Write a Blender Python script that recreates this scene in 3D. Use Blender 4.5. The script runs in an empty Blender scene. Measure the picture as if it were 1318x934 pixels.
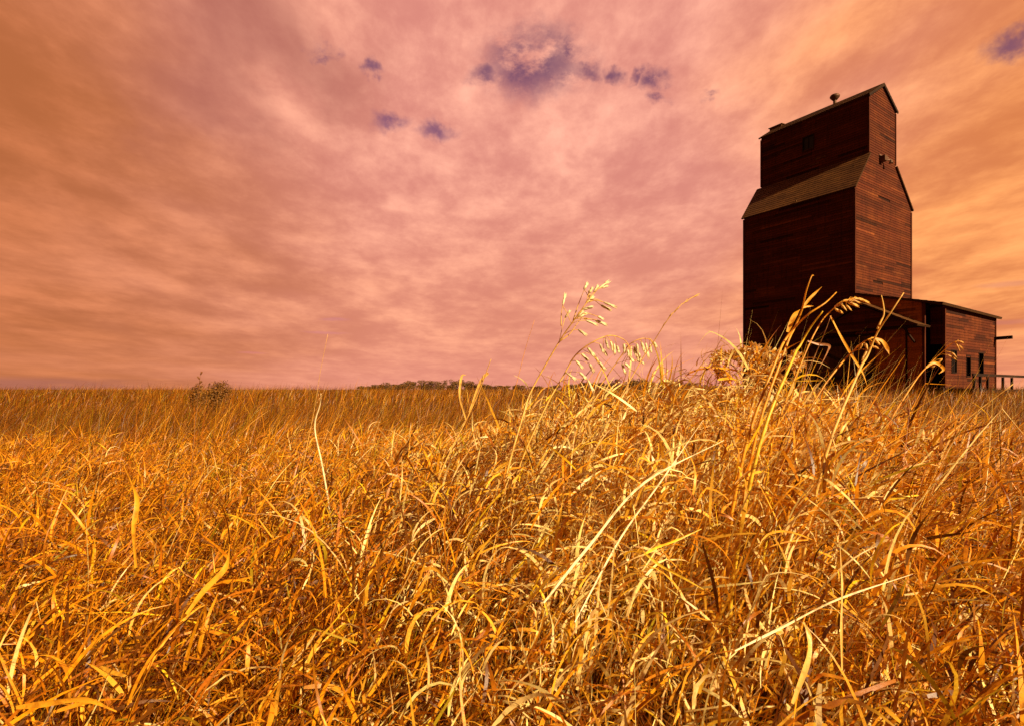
import bpy, math, random
import numpy as np
from mathutils import Vector

R = math.radians
random.seed(7)
rng = np.random.default_rng(11)
scene = bpy.context.scene
COL = scene.collection

# ------------------------------------------------------------------ camera
EYE, HZ, FPX = 1.4, 501.0, 700.0
cam_d = bpy.data.cameras.new('camera')
cam = bpy.data.objects.new('camera', cam_d)
COL.objects.link(cam)
cam.location = (0, 0, EYE)
cam.rotation_euler = (R(90), 0, 0)
cam_d.sensor_width = 36
cam_d.lens = FPX / 1318 * 36
cam_d.shift_y = (HZ - 467) / 1318
cam_d.clip_start = 0.05
cam_d.clip_end = 9000
scene.camera = cam
scene.view_settings.view_transform = 'Standard'
scene.view_settings.look = 'None'
scene.view_settings.exposure = 0.80
scene.view_settings.gamma = 1.0
scene.view_settings.use_curve_mapping = False
scene.cycles.max_bounces = 5
scene.cycles.diffuse_bounces = 3
scene.cycles.transmission_bounces = 3
scene.cycles.glossy_bounces = 2
scene.cycles.use_denoising = True

# ------------------------------------------------------------------ sun
SUN = Vector((0.60, -0.66, 0.50)).normalized()      # towards the sun: right and behind the camera
sd = bpy.data.lights.new('sun', 'SUN')
sd.energy = 5.0
sd.angle = R(1.0)
sd.color = (1.0, 0.76, 0.45)
so = bpy.data.objects.new('sun', sd)
so.rotation_euler = SUN.to_track_quat('Z', 'Y').to_euler()
so.location = (20, -10, 30)
COL.objects.link(so)

# ------------------------------------------------------------------ world: broken sunset cloud over a Nishita sky
world = bpy.data.worlds.new('World')
scene.world = world
world.use_nodes = True
nt = world.node_tree
for n in list(nt.nodes):
    nt.nodes.remove(n)


class NG:
    """small helper for building node graphs"""
    def __init__(s, tree):
        s.t = tree

    def n(s, typ, **kw):
        nd = s.t.nodes.new(typ)
        for k, v in kw.items():
            setattr(nd, k, v)
        return nd

    def put(s, sock, v):
        if isinstance(v, bpy.types.NodeSocket):
            s.t.links.new(v, sock)
        else:
            sock.default_value = v

    def m(s, op, a, b=0.0, c=0.0, clamp=False):
        nd = s.n('ShaderNodeMath', operation=op, use_clamp=clamp)
        s.put(nd.inputs[0], a); s.put(nd.inputs[1], b); s.put(nd.inputs[2], c)
        return nd.outputs[0]

    def v(s, op, a, b=(0, 0, 0)):
        nd = s.n('ShaderNodeVectorMath', operation=op)
        s.put(nd.inputs[0], a); s.put(nd.inputs[1], b)
        return nd.outputs['Value'] if op in ('DOT_PRODUCT', 'LENGTH', 'DISTANCE') else nd.outputs[0]

    def scale(s, a, f):
        nd = s.n('ShaderNodeVectorMath', operation='SCALE')
        s.put(nd.inputs[0], a); s.put(nd.inputs[3], f)
        return nd.outputs[0]

    def noise(s, vec, scale, detail=4, rough=0.55, lac=2.0, dist=0.0):
        nd = s.n('ShaderNodeTexNoise')
        s.put(nd.inputs['Vector'], vec)
        nd.inputs['Scale'].default_value = scale
        nd.inputs['Detail'].default_value = detail
        nd.inputs['Roughness'].default_value = rough
        nd.inputs['Lacunarity'].default_value = lac
        nd.inputs['Distortion'].default_value = dist
        return nd.outputs['Fac'], nd.outputs['Color']

    def sm(s, x, a, b, lo=0.0, hi=1.0):
        nd = s.n('ShaderNodeMapRange', interpolation_type='SMOOTHSTEP')
        s.put(nd.inputs['Value'], x)
        nd.inputs['From Min'].default_value = a
        nd.inputs['From Max'].default_value = b
        nd.inputs['To Min'].default_value = lo
        nd.inputs['To Max'].default_value = hi
        return nd.outputs[0]

    def mix(s, f, a, b, mode='MIX'):
        nd = s.n('ShaderNodeMix', data_type='RGBA', blend_type=mode)
        s.put(nd.inputs[0], f)
        s.put(nd.inputs[6], a if isinstance(a, bpy.types.NodeSocket) else (*a, 1))
        s.put(nd.inputs[7], b if isinstance(b, bpy.types.NodeSocket) else (*b, 1))
        return nd.outputs[2]

    def xyz(s, vec):
        nd = s.n('ShaderNodeSeparateXYZ')
        s.put(nd.inputs[0], vec)
        return nd.outputs

    def comb(s, x, y, z=0.0):
        nd = s.n('ShaderNodeCombineXYZ')
        s.put(nd.inputs[0], x); s.put(nd.inputs[1], y); s.put(nd.inputs[2], z)
        return nd.outputs[0]


g = NG(nt)
tc = g.n('ShaderNodeTexCoord')
D = g.v('NORMALIZE', tc.outputs['Generated'])
dx, dy, dz = g.xyz(D)
zc = g.m('MAXIMUM', dz, 0.0)
# flat cloud deck seen in perspective
u_ = g.m('MULTIPLY', dx, g.m('ADD', 1.0, g.m('DIVIDE', 0.16, g.m('ADD', zc, 0.12))))
v_ = g.m('MULTIPLY', g.m('LOGARITHM', g.m('ADD', zc, 0.07), 2.718), -0.88)
pl = g.comb(u_, v_, g.m('MULTIPLY', dy, 0.35))
warp = g.noise(pl, 3.0, 4, 0.55)[1]
plw = g.v('ADD', pl, g.scale(g.v('SUBTRACT', warp, (0.5, 0.5, 0.5)), 0.04))
tilt = g.comb(g.m('ADD', u_, g.m('MULTIPLY', v_, 0.25)), g.m('ADD', v_, g.m('MULTIPLY', u_, -0.18)), 0.0)      # folds sweep down to the right
tw_ = g.v('ADD', tilt, g.scale(g.v('SUBTRACT', warp, (0.5, 0.5, 0.5)), 0.07))
big = g.noise(tw_, 1.7, 3, 0.5)[0]
mid = g.noise(tw_, 5.2, 9, 0.60)[0]
rid = g.m('SUBTRACT', 1.0, g.m('ABSOLUTE', g.m('SUBTRACT', g.m('MULTIPLY', g.noise(tw_, 6.5, 5, 0.55)[0], 2.0), 1.0)))
fine = g.noise(g.v('MULTIPLY', plw, (1.0, 1.0, 0.3)), 15.0, 8, 0.66)[0]
cl = g.m('ADD', g.m('MULTIPLY', big, 0.30), g.m('ADD', g.m('MULTIPLY', mid, 0.42), g.m('ADD', g.m('MULTIPLY', fine, 0.24), g.m('MULTIPLY', g.m('SUBTRACT', rid, 0.78), -0.14))))
# soft detail fades with distance at the horizon
cloud = g.sm(cl, 0.36, 0.63)
# broad hue of the evening light over the azimuth: rust at left, rose ahead, orange at right
side = g.m('ADD', dx, g.m('MULTIPLY', g.m('SUBTRACT', big, 0.5), 0.5))
left = g.sm(side, -0.15, -0.72)
right = g.sm(side, 0.22, 0.66)
high = g.sm(dz, 0.05, 0.42)
rose_lo = g.mix(high, (0.54, 0.190, 0.124), (0.53, 0.192, 0.152))
rose_hi = g.mix(high, (0.79, 0.330, 0.195), (0.85, 0.390, 0.275))
dark = g.mix(left, rose_lo, (0.35, 0.105, 0.036))
lite = g.mix(left, rose_hi, (0.56, 0.175, 0.068))
dark = g.mix(right, dark, (0.53, 0.165, 0.056))
lite = g.mix(right, lite, (0.88, 0.350, 0.115))
ccol = g.mix(cloud, dark, lite)
# pale haze band low over the prairie
hz = g.sm(dz, 0.13, 0.0)
ccol = g.mix(g.m('MULTIPLY', hz, 0.45), ccol, g.mix(left, (0.60, 0.215, 0.165), (0.46, 0.150, 0.056)))
# a heavy fold of cloud high at left
fold = g.v('LENGTH', g.v('DIVIDE', g.v('SUBTRACT', g.v('ADD', D, g.scale(g.v('SUBTRACT', warp, (0.5, 0.5, 0.5)), 0.35)), tuple(Vector(((330 - 659) / FPX, 1, (HZ - 85) / FPX)).normalized())), (0.22, 0.2, 0.075)))
ccol = g.mix(g.sm(fold, 1.25, 0.25, 0.0, 0.62), ccol, (0.30, 0.095, 0.075))
# slate bank right on the horizon at far left
bank = g.m('MULTIPLY', g.sm(dz, 0.022, 0.010), g.sm(g.m('ADD', dx, g.m('MULTIPLY', fine, 0.2)), -0.40, -0.58))
ccol = g.mix(g.m('MULTIPLY', bank, 0.55), ccol, (0.26, 0.095, 0.085))
# unseen sky behind the viewer and at far left darkened to cut ambient light
back = g.m('MAXIMUM', g.sm(dy, 0.35, -0.15), g.sm(dx, -0.72, -0.92))
ccol = g.mix(g.m('MULTIPLY', back, 0.92), ccol, (0.035, 0.013, 0.006))


def pdir(px, py):
    return Vector(((px - 659) / FPX, 1, (HZ - py) / FPX)).normalized()


# rents in the cloud where the clear evening sky shows through
holes = None
warp2 = g.noise(D, 9.0, 5, 0.6)[1]
Dh = g.v('ADD', g.v('ADD', D, g.scale(g.v('SUBTRACT', warp2, (0.5, 0.5, 0.5)), 0.085)), g.scale(g.v('SUBTRACT', g.noise(D, 38.0, 4, 0.6)[1], (0.5, 0.5, 0.5)), 0.03))
for px, py, r in [(690, 82, 0.060), (700, 74, 0.035), (675, 90, 0.03), (628, 97, 0.022), (748, 82, 0.02), (505, 160, 0.023), (563, 181, 0.021), (852, 98, 0.020),
                  (850, 124, 0.012), (478, 95, 0.013), (420, 74, 0.014), (1298, 56, 0.022), (788, 84, 0.016),
                  (920, 120, 0.012), (828, 88, 0.013), (720, 60, 0.02)]:
    d = g.v('LENGTH', g.v('MULTIPLY', g.v('SUBTRACT', Dh, tuple(pdir(px, py))), (0.85, 0.85, 1.7)))
    h = g.sm(d, r * 1.7, r * 0.15)
    holes = h if holes is None else g.m('MAXIMUM', holes, h)
hn = g.noise(g.v('MULTIPLY', D, (1.0, 1.0, 1.8)), 15.0, 7, 0.66)[0]
holes = g.m('MULTIPLY', holes, g.sm(hn, 0.30, 0.55))
# thin level gaps low in the sky
for px, py, w_, h_ in [(430, 411, 0.035, 0.004), (418, 428, 0.05, 0.0035), (1300, 364, 0.05, 0.006), (1296, 416, 0.05, 0.005), (325, 455, 0.03, 0.003)]:
    c = pdir(px, py)
    q = g.v('DIVIDE', g.v('SUBTRACT', g.v('ADD', D, g.scale(g.v('SUBTRACT', warp2, (0.5, 0.5, 0.5)), 0.012)), tuple(c)), (w_, w_, h_))
    h = g.sm(g.v('LENGTH', q), 1.0, 0.2)
    holes = g.m('MAXIMUM', holes, g.m('MULTIPLY', h, 0.30))
sky = g.n('ShaderNodeTexSky', sky_type='NISHITA', sun_disc=False)
sky.sun_elevation = math.asin(SUN.z)
sky.sun_rotation = math.atan2(SUN.x, SUN.y)
clear = g.v('MULTIPLY', sky.outputs[0], (0.74, 0.19, 0.26))      # seen through rose evening haze
ccol10 = g.scale(ccol, 7.9)
final = g.mix(g.m('MULTIPLY', holes, 0.85), ccol10, clear)
bg = g.n('ShaderNodeBackground')
g.put(bg.inputs[0], final)
bg.inputs[1].default_value = 0.10
wo = g.n('ShaderNodeOutputWorld')
nt.links.new(bg.outputs[0], wo.inputs[0])


# ------------------------------------------------------------------ helpers
def new_mat(name):
    m = bpy.data.materials.new(name)
    m.use_nodes = True
    t = m.node_tree
    bsdf = t.nodes['Principled BSDF']
    return m, NG(t), bsdf


def tag(o, label=None, cat=None, group=None, kind=None):
    if label: o['label'] = label
    if cat: o['category'] = cat
    if group: o['group'] = group
    if kind: o['kind'] = kind
    return o


def empty(name, loc, rz=0.0):
    o = bpy.data.objects.new(name, None)
    o.location = loc
    o.rotation_euler = (0, 0, rz)
    o.empty_display_size = 0.2
    COL.objects.link(o)
    return o


def np_mesh(name, V, F, col=None, smooth=False, mat=None, parent=None):
    """V (n,3) float; F (m,4) int quads; col (n,3) vertex colours"""
    me = bpy.data.meshes.new(name)
    V = np.asarray(V, dtype=np.float32); F = np.asarray(F, dtype=np.int32)
    me.vertices.add(len(V)); me.vertices.foreach_set('co', V.ravel())
    k = F.shape[1]
    me.loops.add(F.size); me.loops.foreach_set('vertex_index', F.ravel())
    me.polygons.add(len(F))
    me.polygons.foreach_set('loop_start', np.arange(len(F), dtype=np.int32) * k)
    me.polygons.foreach_set('loop_total', np.full(len(F), k, dtype=np.int32))
    if smooth:
        me.polygons.foreach_set('use_smooth', np.ones(len(F), dtype=bool))
    if col is not None:
        a = me.color_attributes.new('Col', 'FLOAT_COLOR', 'POINT')
        c4 = np.ones((len(V), 4), dtype=np.float32); c4[:, :3] = col
        a.data.foreach_set('color', c4.ravel())
    me.update(calc_edges=True)
    o = bpy.data.objects.new(name, me)
    COL.objects.link(o)
    if mat: me.materials.append(mat)
    if parent: o.parent = parent
    return o


class MB:
    """collects faces and links them as ONE mesh object"""
    def __init__(s):
        s.v = []; s.f = []; s.c = []

    def poly(s, pts, c=(1, 1, 1)):
        i = len(s.v)
        s.v += [tuple(p) for p in pts]; s.c += [c] * len(pts)
        s.f.append(tuple(range(i, i + len(pts))))

    def box(s, a, b, c=(1, 1, 1)):
        (x0, y0, z0), (x1, y1, z1) = a, b
        P = [(x0, y0, z0), (x1, y0, z0), (x1, y1, z0), (x0, y1, z0), (x0, y0, z1), (x1, y0, z1), (x1, y1, z1), (x0, y1, z1)]
        i = len(s.v)
        s.v += P; s.c += [c] * 8
        for q in ((0, 3, 2, 1), (4, 5, 6, 7), (0, 1, 5, 4), (1, 2, 6, 5), (2, 3, 7, 6), (3, 0, 4, 7)):
            s.f.append(tuple(i + k for k in q))

    def slab(s, pts, th, c=(1, 1, 1)):
        """planar polygon thickened along -normal by th"""
        P = [Vector(p) for p in pts]
        n = (P[1] - P[0]).cross(P[2] - P[0]).normalized()
        Q = [p - n * th for p in P]
        k = len(P); i = len(s.v)
        s.v += [tuple(p) for p in P + Q]; s.c += [c] * (2 * k)
        s.f.append(tuple(i + j for j in range(k)))
        s.f.append(tuple(i + k + j for j in reversed(range(k))))
        for j in range(k):
            s.f.append((i + j, i + k + j, i + k + (j + 1) % k, i + (j + 1) % k))

    def bar(s, a, b, w, h, c=(1, 1, 1)):
        a, b = Vector(a), Vector(b)
        d = (b - a).normalized()
        up = Vector((0, 0, 1)) if abs(d.z) < 0.9 else Vector((0, 1, 0))
        x = d.cross(up).normalized() * w / 2; y = x.normalized().cross(d).normalized() * h / 2
        i = len(s.v)
        for p in (a, b):
            for q in (-x - y, x - y, x + y, -x + y):
                s.v.append(tuple(p + q)); s.c.append(c)
        for q in ((3, 2, 1, 0), (4, 5, 6, 7), (0, 1, 5, 4), (1, 2, 6, 5), (2, 3, 7, 6), (3, 0, 4, 7)):
            s.f.append(tuple(i + k for k in q))

    def tube(s, pts, radii, n=6, c=(1, 1, 1), cap=True):
        P = [Vector(p) for p in pts]
        if not hasattr(radii, '__len__'): radii = [radii] * len(P)
        rings = []
        ref = Vector((0.13, 0.97, 0.21))
        for k, p in enumerate(P):
            d = (P[min(k + 1, len(P) - 1)] - P[max(k - 1, 0)]).normalized()
            x = d.cross(ref)
            x = x.normalized() if x.length > 1e-4 else d.orthogonal().normalized()
            y = d.cross(x)
            i = len(s.v)
            for j in range(n):
                a = 2 * math.pi * j / n
                s.v.append(tuple(p + (x * math.cos(a) + y * math.sin(a)) * radii[k])); s.c.append(c)
            rings.append(i)
        for k in range(len(P) - 1):
            for j in range(n):
                s.f.append((rings[k] + j, rings[k] + (j + 1) % n, rings[k + 1] + (j + 1) % n, rings[k + 1] + j))
        if cap:
            s.f.append(tuple(rings[0] + j for j in reversed(range(n))))
            s.f.append(tuple(rings[-1] + j for j in range(n)))

    def build(s, name, mat, parent=None, smooth=False):
        me = bpy.data.meshes.new(name)
        me.from_pydata(s.v, [], s.f)
        a = me.color_attributes.new('Col', 'FLOAT_COLOR', 'POINT')
        a.data.foreach_set('color', np.array([(*c, 1) for c in s.c], dtype=np.float32).ravel())
        if smooth:
            me.polygons.foreach_set('use_smooth', [True] * len(me.polygons))
        me.materials.append(mat)
        me.update()
        o = bpy.data.objects.new(name, me)
        COL.objects.link(o)
        if parent: o.parent = parent
        return o


# ------------------------------------------------------------------ materials
def grass_material(name, trans=0.26, rough=0.42):
    m, G, b = new_mat(name)
    at = G.n('ShaderNodeAttribute', attribute_name='Col')
    geo = G.n('ShaderNodeTexCoord')
    f = G.noise(geo.outputs['Object'], 45.0, 3, 0.6)[0]
    spots = G.noise(geo.outputs['Object'], 260.0, 2, 0.6)[0]
    worn = G.mix(1.0, at.outputs['Color'], (0.50, 0.38, 0.30), 'MULTIPLY')
    col = G.mix(G.sm(f, 0.45, 0.68, 0.0, 0.75), at.outputs['Color'], worn)
    col = G.mix(G.sm(spots, 0.60, 0.72, 0.0, 0.6), col, worn)
    bp = G.n('ShaderNodeBump')
    bp.inputs['Strength'].default_value = 0.35; bp.inputs['Distance'].default_value = 0.001
    G.put(bp.inputs['Height'], spots)
    G.t.links.new(bp.outputs[0], b.inputs['Normal'])
    G.put(b.inputs['Base Color'], col)
    b.inputs['Roughness'].default_value = rough
    b.inputs['Specular IOR Level'].default_value = 0.45
    tr = G.n('ShaderNodeBsdfTranslucent')
    G.put(tr.inputs[0], col)
    mx = G.n('ShaderNodeMixShader')
    mx.inputs[0].default_value = trans
    G.t.links.new(b.outputs[0], mx.inputs[1]); G.t.links.new(tr.outputs[0], mx.inputs[2])
    G.t.links.new(mx.outputs[0], G.t.nodes['Material Output'].inputs[0])
    return m


M_GRASS = grass_material('dry_grass')
M_LEAF = grass_material('shrub_leaf', 0.15, 0.7)


def wood_material(name, tint, tint2, rough=0.85):
    m, G, b = new_mat(name)
    tc = G.n('ShaderNodeTexCoord')
    at = G.n('ShaderNodeAttribute', attribute_name='Col')
    o = tc.outputs['Object']
    grain = G.noise(G.v('MULTIPLY', o, (1.2, 1.2, 16.0)), 3.0, 5, 0.6)[0]
    patch = G.noise(G.v('MULTIPLY', o, (1.0, 1.0, 1.6)), 0.55, 6, 0.62)[0]
    streak = G.noise(G.v('MULTIPLY', o, (5.0, 5.0, 0.35)), 1.0, 4, 0.6)[0]
    f = G.sm(G.m('ADD', G.m('MULTIPLY', patch, 0.6), G.m('MULTIPLY', grain, 0.4)), 0.44, 0.62)
    col = G.mix(f, tint, tint2)
    col = G.mix(G.sm(streak, 0.48, 0.72, 0.0, 0.55), col, tuple(0.35 * c for c in tint))
    col = G.mix(1.0, col, at.outputs['Color'], 'MULTIPLY')
    G.put(b.inputs['Base Color'], col)
    b.inputs['Roughness'].default_value = rough
    b.inputs['Specular IOR Level'].default_value = 0.15
    bp = G.n('ShaderNodeBump')
    bp.inputs['Strength'].default_value = 0.5; bp.inputs['Distance'].default_value = 0.02
    G.put(bp.inputs['Height'], grain)
    G.t.links.new(bp.outputs[0], b.inputs['Normal'])
    return m


M_SIDING = wood_material('weathered_red_siding', (0.082, 0.016, 0.005), (0.125, 0.029, 0.007))
M_LIT_SIDING = wood_material('lit_siding', (0.38, 0.105, 0.020), (0.50, 0.155, 0.034))  # sunlight on the annex side wall, put into a lighter siding colour
M_BARE = wood_material('bare_grey_brown_wood', (0.085, 0.035, 0.013), (0.15, 0.07, 0.024))
M_DARKWOOD = wood_material('dark_timber', (0.022, 0.010, 0.006), (0.04, 0.018, 0.008))
M_ROOF = wood_material('old_roof_shingle', (0.095, 0.036, 0.009), (0.155, 0.062, 0.014), 0.8)
m_, G_, b_ = new_mat('rusty_metal')
f_ = G_.noise(G_.n('ShaderNodeTexCoord').outputs['Object'], 9.0, 5, 0.6)[0]
G_.put(b_.inputs['Base Color'], G_.mix(f_, (0.05, 0.022, 0.012), (0.16, 0.07, 0.03)))
b_.inputs['Metallic'].default_value = 0.5; b_.inputs['Roughness'].default_value = 0.6
M_METAL = m_
m_, G_, b_ = new_mat('dark_glass')
b_.inputs['Base Color'].default_value = (0.008, 0.005, 0.005, 1)
b_.inputs['Roughness'].default_value = 0.35
M_GLASS = m_
m_, G_, b_ = new_mat('dry_soil')
to_ = G_.n('ShaderNodeTexCoord').outputs['Object']
f_ = G_.noise(to_, 0.08, 5, 0.6)[0]
f2_ = G_.noise(to_, 6.0, 6, 0.7)[0]
c_ = G_.mix(G_.sm(f_, 0.35, 0.65), (0.13, 0.050, 0.010), (0.22, 0.095, 0.018))
c_ = G_.mix(G_.sm(f2_, 0.40, 0.62), G_.mix(1.0, c_, (0.35, 0.3, 0.3), 'MULTIPLY'), c_)
G_.put(b_.inputs['Base Color'], c_)
b_.inputs['Roughness'].default_value = 0.95
b_.inputs['Specular IOR Level'].default_value = 0.05
M_SOIL = m_


# ------------------------------------------------------------------ ground
def sstep(a, b, x):
    t = np.clip((x - a) / (b - a), 0, 1)
    return t * t * (3 - 2 * t)


def ground_z(x, y):
    x = np.asarray(x, dtype=float); y = np.asarray(y, dtype=float)
    z = 0.76 * sstep(3.5, 42, y)
    z = z + 0.40 * np.exp(-((x - 0.95) / 0.85) ** 2 - ((y - 2.05) / 0.75) ** 2) + 0.26 * np.exp(-((x - 1.9) / 1.2) ** 2 - ((y - 3.2) / 1.0) ** 2) + 0.24 * np.exp(-((x - 0.15) / 0.75) ** 2 - ((y - 2.9) / 0.9) ** 2)          # grassy hump ahead
    z = z + 0.20 * np.exp(-((x - 3.6) / 1.6) ** 2 - ((y - 4.5) / 2.0) ** 2)
    amp = np.clip(1.0 - np.abs(y) / 300, 0.0, 1)
    z = z + amp * (0.03 * np.sin(x * 0.9 + 0.7 * np.sin(y * 0.6)) * np.cos(y * 0.8) + 0.035 * np.sin(x * 0.21 + 1.3) * np.sin(y * 0.17))
    return z


ax = np.concatenate([-np.geomspace(4000, 12, 26), np.linspace(-11, 11, 67), np.geomspace(12, 4000, 26)])
ay = np.concatenate([-np.geomspace(2000, 4, 14), np.linspace(-3, 16, 58), np.geomspace(17, 7000, 40)])
XX, YY = np.meshgrid(ax, ay)
V = np.stack([XX, YY, ground_z(XX, YY)], -1).reshape(-1, 3)
nx, ny = len(ax), len(ay)
I = np.arange(nx * ny).reshape(ny, nx)
F = np.stack([I[:-1, :-1], I[:-1, 1:], I[1:, 1:], I[1:, :-1]], -1).reshape(-1, 4)
tag(np_mesh('ground', V, F, smooth=True, mat=M_SOIL), kind='structure')


# ------------------------------------------------------------------ grain elevator
Z0 = 40.0
P0 = (0.63 * Z0, Z0, 0.0)
RZ = math.atan2(0.557, 0.8305)
W_T, L_T = 0.2444 * Z0, 0.2227 * Z0           # gable width (local x), length (local y)
CL, CR = 0.0554 * Z0, 0.170 * Z0              # cupola walls
ZB, ZE, ZS, ZC, ZA = 0.45, 16.45, 19.25, 23.75, 25.15


def convex_range(poly, z):
    xs = []
    k = len(poly)
    for i in range(k):
        (a, za), (b, zb) = poly[i], poly[(i + 1) % k]
        if (za <= z <= zb or zb <= z <= za) and abs(zb - za) > 1e-9:
            xs.append(a + (b - a) * (z - za) / (zb - za))
    return (min(xs), max(xs)) if len(xs) >= 2 else None


def siding(mb, org, sdir, nrm, poly, h=0.19, holes=(), gaps=0.006, wear=1.0):
    """real lapped boards over a solid backing; poly is convex in (s, z)"""
    org, sdir, nrm = Vector(org), Vector(sdir), Vector(nrm)
    z0 = min(p[1] for p in poly); z1 = max(p[1] for p in poly)
    z = z0
    at = lambda s, z, o: org + sdir * s + nrm * o + Vector((0, 0, z))
    while z < z1 - 0.01:
        zt = min(z + h, z1)
        ra, rb = convex_range(poly, z + 1e-4), convex_range(poly, zt - 1e-4)
        if ra is None or rb is None:
            z = zt; continue
        cuts = [(0.0, 1.0)]
        span = ra[1] - ra[0]
        ivs = [(ra[0], ra[1])]
        for (h0, h1, hz0, hz1) in holes:
            if z + h * 0.5 > hz0 and z + h * 0.5 < hz1:
                out = []
                for a, b in ivs:
                    if h1 <= a or h0 >= b: out.append((a, b)); continue
                    if h0 > a: out.append((a, h0))
                    if h1 < b: out.append((h1, b))
                ivs = out
        course = random.uniform(0.82, 1.14)
        for a, b in ivs:
            s = a
            while s < b - 0.02:
                e = min(s + random.uniform(1.6, 4.6), b)
                if b - e < 0.4: e = b
                def top(q):
                    if q <= ra[0] + 1e-6: return rb[0]
                    if q >= ra[1] - 1e-6: return rb[1]
                    return min(max(q, rb[0]), rb[1])
                r = random.random()
                if r < gaps:
                    s = e; continue
                k = course * random.uniform(0.78, 1.2)
                c = (k, k, k)
                if random.random() < 0.035 * wear: c = (k * 1.5, k * 1.75, k * 1.8)
                if random.random() < 0.05 * wear: c = (k * 0.45, k * 0.45, k * 0.45)
                dz = random.uniform(-0.006, 0.006)
                lip = 0.030
                mb.poly([at(s, z + dz, lip), at(e - 0.006, z + dz, lip), at(top(e) - 0.006, zt + dz, 0.004), at(top(s), zt + dz, 0.004)], c)
                mb.poly([at(s, z + dz, 0.0), at(e, z + dz, 0.0), at(e, z + dz, lip), at(s, z + dz, lip)], (0.4 * k,) * 3)
                s = e
        z = zt
    # backing (dark boards behind), only where there are no openings
    rects = holes
    if not rects:
        pts = [at(s, zz, -0.02) for s, zz in poly]
        n = (pts[1] - pts[0]).cross(pts[2] - pts[0])
        if n.dot(nrm) < 0: pts = pts[::-1]
        mb.slab(pts, 0.10, (0.25, 0.25, 0.25))
    else:
        zs = sorted({z0, z1, *[q for r_ in rects for q in (r_[2], r_[3])], *[p[1] for p in poly]})
        for za, zb in zip(zs[:-1], zs[1:]):
            if zb - za < 1e-4: continue
            ra, rb = convex_range(poly, za + 1e-4), convex_range(poly, zb - 1e-4)
            ss = [(ra[0], ra[1], rb[0], rb[1])]
            for r_ in rects:
                if r_[2] <= za + 1e-6 and r_[3] >= zb - 1e-6:
                    out = []
                    for a, b, c_, d_ in ss:
                        if r_[1] <= a or r_[0] >= b: out.append((a, b, c_, d_)); continue
                        if r_[0] > a: out.append((a, r_[0], c_, r_[0]))
                        if r_[1] < b: out.append((r_[1], b, r_[1], d_))
                    ss = out
            for a, b, c_, d_ in ss:
                pts = [at(a, za, -0.02), at(b, za, -0.02), at(d_, zb, -0.02), at(c_, zb, -0.02)]
                n = (pts[1] - pts[0]).cross(pts[2] - pts[0])
                if n.dot(nrm) < 0: pts = pts[::-1]
                mb.slab(pts, 0.10, (0.25, 0.25, 0.25))


elev = tag(empty('grain_elevator', P0, RZ), 'tall weathered red wooden grain elevator with narrow cupola rising over the prairie', 'grain elevator')


def wall(parent, org, sdir, nrm, poly, mat=M_SIDING, **kw):
    mb = MB(); siding(mb, org, sdir, nrm, poly, **kw)
    return mb.build('wall', mat, parent)


X, Y, NX, NY = (1, 0, 0), (0, 1, 0), (-1, 0, 0), (0, -1, 0)
gable = [(0, ZB), (W_T, ZB), (W_T, ZE), (CR, ZS), (CL, ZS), (0, ZE)]
wall(elev, (0, 0, 0), X, NY, gable)
wall(elev, (0, L_T, 0), X, Y, gable)
wall(elev, (0, 0, 0), Y, NX, [(0, ZB), (L_T, ZB), (L_T, ZE), (0, ZE)])
wall(elev, (W_T, 0, 0), Y, X, [(0, ZB), (L_T, ZB), (L_T, ZE), (0, ZE)])
CM = (CL + CR) / 2
cup = [(CL, ZS - 0.4), (CR, ZS - 0.4), (CR, ZC), (CM, ZA), (CL, ZC)]
wall(elev, (0, 0.004, 0), X, NY, [(CL, ZS), (CR, ZS), (CR, ZC), (CM, ZA), (CL, ZC)])
L_C = 0.2167 * Z0
wall(elev, (0, L_C, 0), X, Y, cup)
# window position on the cupola's long face
def on_face(px, py, vx):
    """pixel -> (u, z) on the plane local x = vx"""
    r = (px - 659) / FPX
    bx, by = 0.63 * Z0 + 0.8305 * vx, Z0 + 0.557 * vx
    u = (bx - r * by) / (0.557 + r * 0.8305)
    d = by + 0.8305 * u
    return u, EYE + (HZ - py) / FPX * d
def on_front(px, py, uy):
    """pixel -> (v, z) on the plane local y = uy"""
    r = (px - 659) / FPX
    bx, by = 0.63 * Z0 - 0.557 * uy, Z0 + 0.8305 * uy
    v = (r * by - bx) / (0.8305 - r * 0.557)
    d = by + 0.557 * v
    return v, EYE + (HZ - py) / FPX * d


wu1, wz1 = on_face(1034, 178.5, CL)
wu0, wz0 = on_face(1047, 191, CL)
wall(elev, (CL, 0, 0), Y, NX, [(0, ZS - 0.1), (L_C, ZS - 0.1), (L_C, ZC), (0, ZC)], holes=[(wu0, wu1, wz0, wz1)], wear=1.6)
wall(elev, (CR, 0, 0), Y, X, [(0, ZS - 0.1), (L_C, ZS - 0.1), (L_C, ZC), (0, ZC)])


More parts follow.
